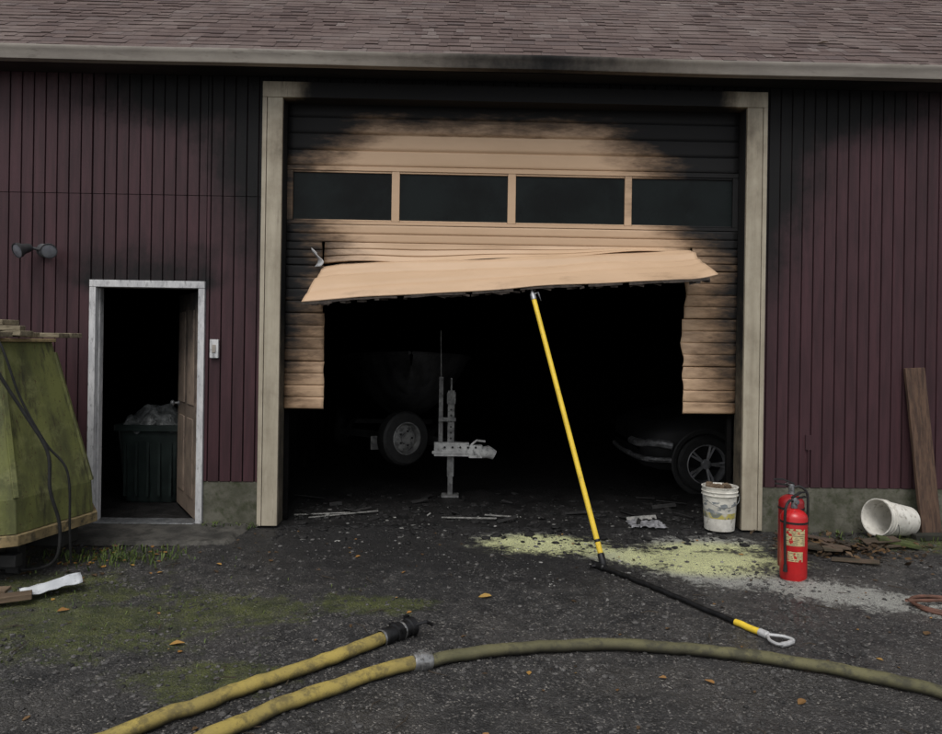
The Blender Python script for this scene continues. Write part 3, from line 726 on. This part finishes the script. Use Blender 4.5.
# ---------------------------------------------------------------- HOPPER
H=empty('green_hopper')
cx,cy=-3.55,-1.05
def octa(r,z,off=0): return [Vector((cx+r*math.cos(rad(22.5+45*k+off)),cy+r*math.sin(rad(22.5+45*k+off)),z)) for k in range(8)]
t=NT('faded_green_paint')
n1=t.noise(3,5,.65,stretch=(2,2,.7)); col=t.mix(t.step(n1,.35,.65),(.145,.155,.050),(.080,.085,.035))
col=t.mix(t.math('MULTIPLY',t.step(t.noise(5,5,.75),.5,.7),.6),col,(.22,.225,.095)); col=t.mix(t.math('MULTIPLY',t.step(t.noise(2.5,5,.75,stretch=(3,3,.5)),.50,.66),.85),col,(.035,.032,.022))
col=t.mix(t.math('MULTIPLY',t.step(t.noise(38,3,.7),.60,.68),.7),col,(.06,.035,.018))
t.bump(t.noise(40,4),.3,.004); m_green=t.out(col,.6,0,.3)
mb=MB(); OF=-14
for a,b in zip([(.90,.33),(.885,.55),(.62,1.50)],[(.885,.55),(.62,1.50),(.60,1.58)]):
    A=octa(a[0],a[1],OF);Bq=octa(b[0],b[1],OF)
    mb.add(A+Bq,[(k,(k+1)%8,8+(k+1)%8,8+k) for k in range(8)])
mb.add(octa(.60,1.575,OF),[tuple(range(8))])
for k in range(8): mb.beam(octa(.888,.56,OF)[k],octa(.623,1.50,OF)[k],.035,.02)
mb.finish('hopper_body',[m_green],H,smooth=False,bevel=.004)
mb=MB()
for r0,z0,z1 in((.93,.255,.325),(.63,1.575,1.60)):
    A=octa(r0,z0,OF);Bq=octa(r0,z1,OF); C=octa(r0-.08,z0,OF); Dq=octa(r0-.08,z1,OF)
    mb.add(A+Bq+C+Dq,[(k,(k+1)%8,8+(k+1)%8,8+k) for k in range(8)]+[(8+k,8+(k+1)%8,24+(k+1)%8,24+k) for k in range(8)]+[(k,16+k,16+(k+1)%8,(k+1)%8) for k in range(8)]+[(16+k,24+k,24+(k+1)%8,16+(k+1)%8) for k in range(8)])
mb.finish('hopper_rims',[M('pale_band',(.32,.24,.12),(.16,.12,.06),6,.7,dirt=.5)],H,smooth=False,bevel=.004)
mb=MB()
for i in range(5): mb.obox((cx+.02+R.uniform(-.03,.03),cy-.42+i*.20,1.625+R.random()*.01),(1.15+R.uniform(-.1,.1),.15,.035),Matrix.Rotation(R.uniform(-.06,.06),3,'Z'))
mb.obox((cx+.30,cy-.3,1.67),(.55,.14,.035),Matrix.Rotation(.3,3,'Z')); mb.obox((cx+.25,cy-.15,1.71),(.42,.16,.035),Matrix.Rotation(-.15,3,'Z')); mb.obox((cx-.1,cy-.35,1.67),(.5,.12,.03),Matrix.Rotation(-.2,3,'Z'))
mb.finish('lid_boards',[m_woodh],H,bevel=.004)
mb=MB()
for k in range(4):
    a=rad(25+90*k+ -50); p=Vector((cx+.62*math.cos(a),cy+.62*math.sin(a),0)); mb.beam(p,p+Vector((0,0,.255)),.09,.09)
mb.box(cx-.8,cx+.8,cy-.1,cy+.1,.13,.25); mb.box(cx-.05,cx+.7,cy-.5,cy-.42,.10,.18)
mb.finish('hopper_legs',[m_black],H,bevel=.005)
mb=MB()
mb.tube(catmull([(-3.2,-1.6,1.62),(-3.02,-1.68,1.60),(-2.92,-1.62,1.35),(-2.80,-1.55,1.10),(-2.68,-1.5,.85),(-2.66,-1.5,.60),(-2.62,-1.45,.35),(-2.66,-1.42,.12),(-2.85,-1.35,.03),(-3.1,-1.3,.02)],8),.011,8)
mb.tube(catmull([(-3.15,-1.5,1.62),(-2.98,-1.55,1.58),(-2.86,-1.5,1.2),(-2.72,-1.45,.9),(-2.60,-1.40,.7),(-2.60,-1.36,.3),(-2.62,-1.3,.05)],8),.008,8)
mb.finish('power_cable',[m_black],H)

# ---------------------------------------------------------------- TRASH BIN in the side room
mb=MB(); c=Vector((-2.98,1.10,.01))
def rrect(w,d,z,r=.06,n=5):
    out=[]
    for sx,sy,a0 in((1,1,0),(-1,1,90),(-1,-1,180),(1,-1,270)):
        for i in range(n):
            a=rad(a0+90*i/(n-1)); out.append(c+Vector((sx*(w/2-r)+r*math.cos(a),sy*(d/2-r)+r*math.sin(a),z)))
    return out
rings=[(.50,.46,0),(.52,.48,.03),(.62,.56,.70),(.68,.62,.705),(.68,.62,.76),(.63,.57,.765),(.60,.54,.70),(.5,.45,.5)]
vs=[];fs=[]
for w_,d_,z_ in rings: vs+=rrect(w_,d_,z_)
for i in range(len(rings)-1):
    for k in range(20): fs.append((i*20+k,i*20+(k+1)%20,(i+1)*20+(k+1)%20,(i+1)*20+k))
mb.add(vs,fs)
for k in range(5): mb.box(c.x-.22+k*.11-.012,c.x-.22+k*.11+.012,c.y-.29,c.y-.235,.08,.60)
mb.m=1
mb.grid(lambda u,v:(c.x+.32*(2*u-1)*(1-.12*abs(2*v-1)),c.y+.29*(2*v-1),.73+.20*math.sin(u*math.pi)**.6*math.sin(v*math.pi)**.6+.09*mn.noise((u*5,v*5,0))),22,18)
mb.finish('trash_bin',[M('dark_green_bin',(.022,.032,.030),(.012,.018,.017),8,.45),M('grey_bag',(.18,.19,.19),(.05,.055,.055),10,.3,bump=.9,bscale=14,bd=.03)])

# ---------------------------------------------------------------- TRAILER with boat
def wheel(mb,c,ax,r=.31,w=.18,mt=0,mr=1,spokes=0,rim=.6):
    q=Vector(ax).to_track_quat('Z','Y').to_matrix(); c=Vector(c)
    rr=r*rim
    mb.lathe([(rr,-w/2),(r*.9,-w/2),(r*.98,-w*.38),(r,-w*.2),(r,w*.2),(r*.98,w*.38),(r*.9,w/2),(rr,w/2)],c,q,40,[mt]*7)
    mb.lathe([(rr+.002,w/2-.004),(rr-.012,w/2),(rr-.02,w*.3),(rr-.03,w*.05),(rr-.03,-w*.5)],c,q,40,[mr]*4)
    if spokes:
        mb.m=mt; mb.lathe([(rr-.02,-.02),(0,-.02)],c,q,30)
        mb.m=mr
        for k in range(spokes):
            for off in(-.11,.11):
                a=2*math.pi*k/spokes; p0=c+q@Vector((.03*math.cos(a),.03*math.sin(a),w*.32)); p1=c+q@Vector(((rr-.012)*math.cos(a+off),(rr-.012)*math.sin(a+off),w*.40))
                mb.beam(p0,p1,.022,.022)
        mb.lathe([(.055,w*.25),(.055,w*.36),(.04,w*.42),(0,w*.43)],c,q,20)
    else:
        mb.m=mr; mb.lathe([(rr-.028,w*.10),(rr*.75,w*.22),(rr*.5,w*.30),(rr*.36,w*.30),(rr*.34,w*.42),(0,w*.44)],c,q,30)
        mb.m=mt
        for k in range(5):
            a=2*math.pi*k/5; mb.lathe([(.0,.31*w),(.012,.31*w),(.012,.37*w),(0,.38*w)],c+q@Vector((rr*.45*math.cos(a),rr*.45*math.sin(a),0)),q,8)
T=empty('boat_trailer')
m_tr=M('sooty_galvanised',(.26,.26,.25),(.10,.10,.10),9,.6,.1,dirt=.4,dirtcol=(.03,.03,.03))
m_trd=M('charred_frame',(.04,.04,.04),(.015,.015,.015),9,.6,.1)
m_cp=M('coupler_paint',(.62,.62,.60),(.36,.36,.35),9,.5,0,dirt=.35,dirtcol=(.06,.06,.06))
m_rim=M('sooty_rim',(.26,.26,.25),(.12,.12,.12),9,.5,.1,dirt=.4,dirtcol=(.03,.03,.03))
mb=MB()
mb.beam((.22,1.25,.50),(-.85,3.0,.50),.08,.10)
mb.beam((-.35,2.2,.48),(-1.45,3.2,.46),.07,.09); mb.beam((-.35,2.2,.48),(-.25,3.6,.46),.07,.09)
mb.beam((-1.45,3.2,.46),(-1.9+.3,6.2,.46),.07,.09); mb.beam((-.25,3.6,.46),(-.3,6.2,.46),.07,.09); mb.beam((-1.6,5,.40),(-.15,5,.40),.07,.07)
mb.finish('trailer_frame',[m_trd],T,bevel=.004)
mb=MB()
jx,jy=-.03,1.30
mb.box(jx-.035,jx+.035,jy-.035,jy+.035,.22,1.12); mb.box(jx-.026,jx+.026,jy-.026,jy+.026,.03,.22); mb.box(jx-.09,jx+.09,jy-.08,jy+.08,.008,.03)
mb.box(jx-.045,jx+.045,jy-.05,jy+.045,.98,1.10); mb.tube([(jx,jy-.05,1.05),(jx,jy-.14,1.05),(jx,jy-.14,1.25),(jx,jy-.17,1.25)],.010,8)
for k in range(6): mb.m=1; mb.lathe([(0,0),(.011,0),(.011,.003),(0,.003)],(jx,jy-.036,.62+k*.06),Matrix.Rotation(rad(90),3,'X'),10)
mb.m=0
mb.box(jx-.13,jx-.085,jy-.01,jy+.03,.45,1.26); mb.box(jx-.13,jx+.05,jy-.06,jy-.037,.80,.84)
mb.tube([(jx-.11,jy+.0,1.26),(jx-.12,jy+.02,1.75)],.006,8)
mb.m=2
mb.box(-.20,.16,jy-.115,jy-.04,.445,.585); mb.box(.16,.30,jy-.12,jy-.02,.43,.56)
mb.tube([(.28,jy-.07,.48),(.36,jy-.07,.49),(.43,jy-.07,.455)],[.060,.066,.050],16); mb.tube([(.18,jy-.09,.56),(.24,jy-.09,.61),(.33,jy-.09,.60)],.012,8)
mb.box(-.22,.25,jy-.127,jy-.116,.47,.50)
for k in range(5): mb.m=1; mb.lathe([(0,0),(.012,0),(.012,.006),(0,.006)],(-.09+k*.08,jy-.128,.54),Matrix.Rotation(rad(90),3,'X'),8)
mb.finish('jack_and_coupler',[m_tr,m_black,m_cp],T,bevel=.004)
mb=MB(); wheel(mb,(-.56,1.72,.56),(.75,-1,.05),.30,.17)
wheel(mb,(-1.72,5.0,.31),(-1,0,0),.31,.18); wheel(mb,(-.05,5.0,.31),(1,0,0),.31,.18)
mb.finish('trailer_wheels',[m_black,m_rim],T)
mb=MB(); mb.beam((-.52,1.80,.56),(-.42,1.95,.52),.06,.06); mb.obox((-.86,1.75,.50),(.12,.02,.15),Matrix.Rotation(.2,3,'Z'))
mb.finish('spare_bracket',[m_tr],T)
mb=MB()
def hull(u,v):
    s=u; ax0=Vector((-.50,2.05,0)); ax1=Vector((-.95,6.6,0)); c_=ax0.lerp(ax1,s)
    hw=.95*(1-(1-min(1,s*1.6))**2.2)+.02; zg_=1.50-.18*s; zk=lerp(1.35,.62,min(1,s*3.2)**.6) if s<.31 else .62
    a=(v-.5)*2; side=abs(a)**.8*(1 if a>0 else -1)
    z=zk+(zg_-zk)*(abs(a)**1.9)
    return c_+Vector((hw*side,0,z))
mb.grid(hull,36,28)
mb.tube([hull(i/30,0)for i in range(31)],.02,8); mb.tube([hull(i/30,1)for i in range(31)],.02,8)
mb.finish('boat_hull',[M('sooty_hull',(.10,.10,.105),(.03,.03,.03),2.5,.5,dirt=.35,dirtcol=(.010,.010,.010))],T)

# ---------------------------------------------------------------- CAR
C=empty('parked_car')
m_car=M('sooty_car_paint',(.010,.010,.011),(.005,.005,.005),3,.6,spec=.25,bump=.05)
mb=MB(); yc=2.50
st=[(2.10,.38,.55,.60,.55,.50),(2.14,.28,.62,.70,.74,.62),(2.30,.24,.68,.78,.83,.68),(2.75,.22,.74,.86,.87,.72),(3.25,.22,.80,.93,.88,.74),(3.40,.22,.84,.97,.88,.72),
 (3.95,.22,.88,1.36,.88,.60),(4.4,.22,.90,1.43,.88,.60),(5.0,.22,.90,1.42,.88,.60),(5.5,.22,.92,1.33,.87,.60),(6.05,.22,.94,1.02,.86,.66),(6.5,.24,.92,.98,.84,.66),(6.65,.34,.80,.90,.74,.60),(6.68,.45,.7,.75,.6,.5)]
vs=[];fs=[];ms=[]
for X,zb,zs,zt,hw,tw in st:
    ring=[(-hw*.9,zb),(-hw,zb+.12),(-hw,zs-.1),(-hw*.97,zs),(-tw,lerp(zs,zt,.9)),(-tw*.8,zt),(tw*.8,zt),(tw,lerp(zs,zt,.9)),(hw*.97,zs),(hw,zs-.1),(hw,zb+.12),(hw*.9,zb)]
    vs+=[(X,yc+a_,b_) for a_,b_ in ring]
N=12
for i in range(len(st)-1):
    for k in range(N):
        fs.append((i*N+k,i*N+(k+1)%N,(i+1)*N+(k+1)%N,(i+1)*N+k)); ms.append(1 if (5<=i<=9 and k in(3,7)) else 0)
fs.append(tuple(range(N))); ms.append(0); fs.append(tuple((len(st)-1)*N+k for k in range(N))); ms.append(0)
mb.add(vs,fs,ms)
mb.finish('car_body',[m_car,m_glass],C,angle=50)
mb=MB()
for X in(2.78,5.55):
    for sy in(-1,1):
        mb.m=0; q=Matrix.Rotation(rad(90),3,'X')
        mb.lathe([(.37,.0),(.385,.03),(.37,.04),(.33,.035)],(X,yc+sy*.87 if sy<0 else yc+.87,.335),q if sy<0 else Matrix.Rotation(rad(-90),3,'X'),36)
        wheel(mb,(X,yc+sy*.83,.325),(0,sy,0),.325,.21,0,1,5,.68)
mb.finish('car_wheels',[m_black,M('alloy',(.26,.26,.27),(.14,.14,.14),8,.4,.2,dirt=.35,dirtcol=(.03,.03,.03))],C)
mb=MB()
hp=catmull([(2.42,yc-.86,.52),(2.25,yc-.80,.54),(2.13,yc-.62,.52),(2.11,yc-.3,.51)],5)
mb.tube(hp,.055,10,squash=.9)
mb.tube(catmull([(2.40,yc-.88,.36),(2.2,yc-.82,.36),(2.1,yc-.62,.36),(2.06,yc,.36),(2.1,yc+.62,.36)],5),.03,8)
mb.finish('headlight_and_bumper_trim',[M('sooty_chrome',(.30,.30,.31),(.06,.06,.06),9,.35,.3,dirt=.5,dirtcol=(.015,.015,.015))],C)

# ---------------------------------------------------------------- LIGHT, WORLD, CAMERA
w=bpy.data.worlds.new('World'); scene.world=w; w.use_nodes=True; nt=w.node_tree
bg=nt.nodes['Background']; sk=nt.nodes.new('ShaderNodeTexSky'); sk.sky_type='NISHITA'; sk.sun_disc=False
sk.sun_elevation=rad(58); sk.sun_rotation=rad(195); sk.air_density=1.0; sk.dust_density=3.0
hs=nt.nodes.new('ShaderNodeHueSaturation'); hs.inputs['Saturation'].default_value=.22
nt.links.new(sk.outputs[0],hs.inputs['Color']); nt.links.new(hs.outputs[0],bg.inputs['Color']); bg.inputs['Strength'].default_value=.15
sd=bpy.data.lights.new('Sun','SUN'); sd.energy=1.3; sd.angle=rad(30); sd.color=(1,.97,.93)
so=bpy.data.objects.new('Sun',sd); scene.collection.objects.link(so); so.rotation_euler=(rad(32),0,rad(-15)); so.location=(0,-5,10)
cd=bpy.data.cameras.new('Camera'); co=bpy.data.objects.new('Camera',cd); scene.collection.objects.link(co)
cd.sensor_width=36; cd.lens=28.0; cd.shift_y=-22/942; cd.clip_end=500; cd.clip_start=.05
co.location=(0,-6.4,1.6); co.rotation_euler=(rad(90),rad(-.85),rad(-1.25)); scene.camera=co
scene.view_settings.view_transform='Standard'; scene.view_settings.look='None'; scene.view_settings.exposure=0
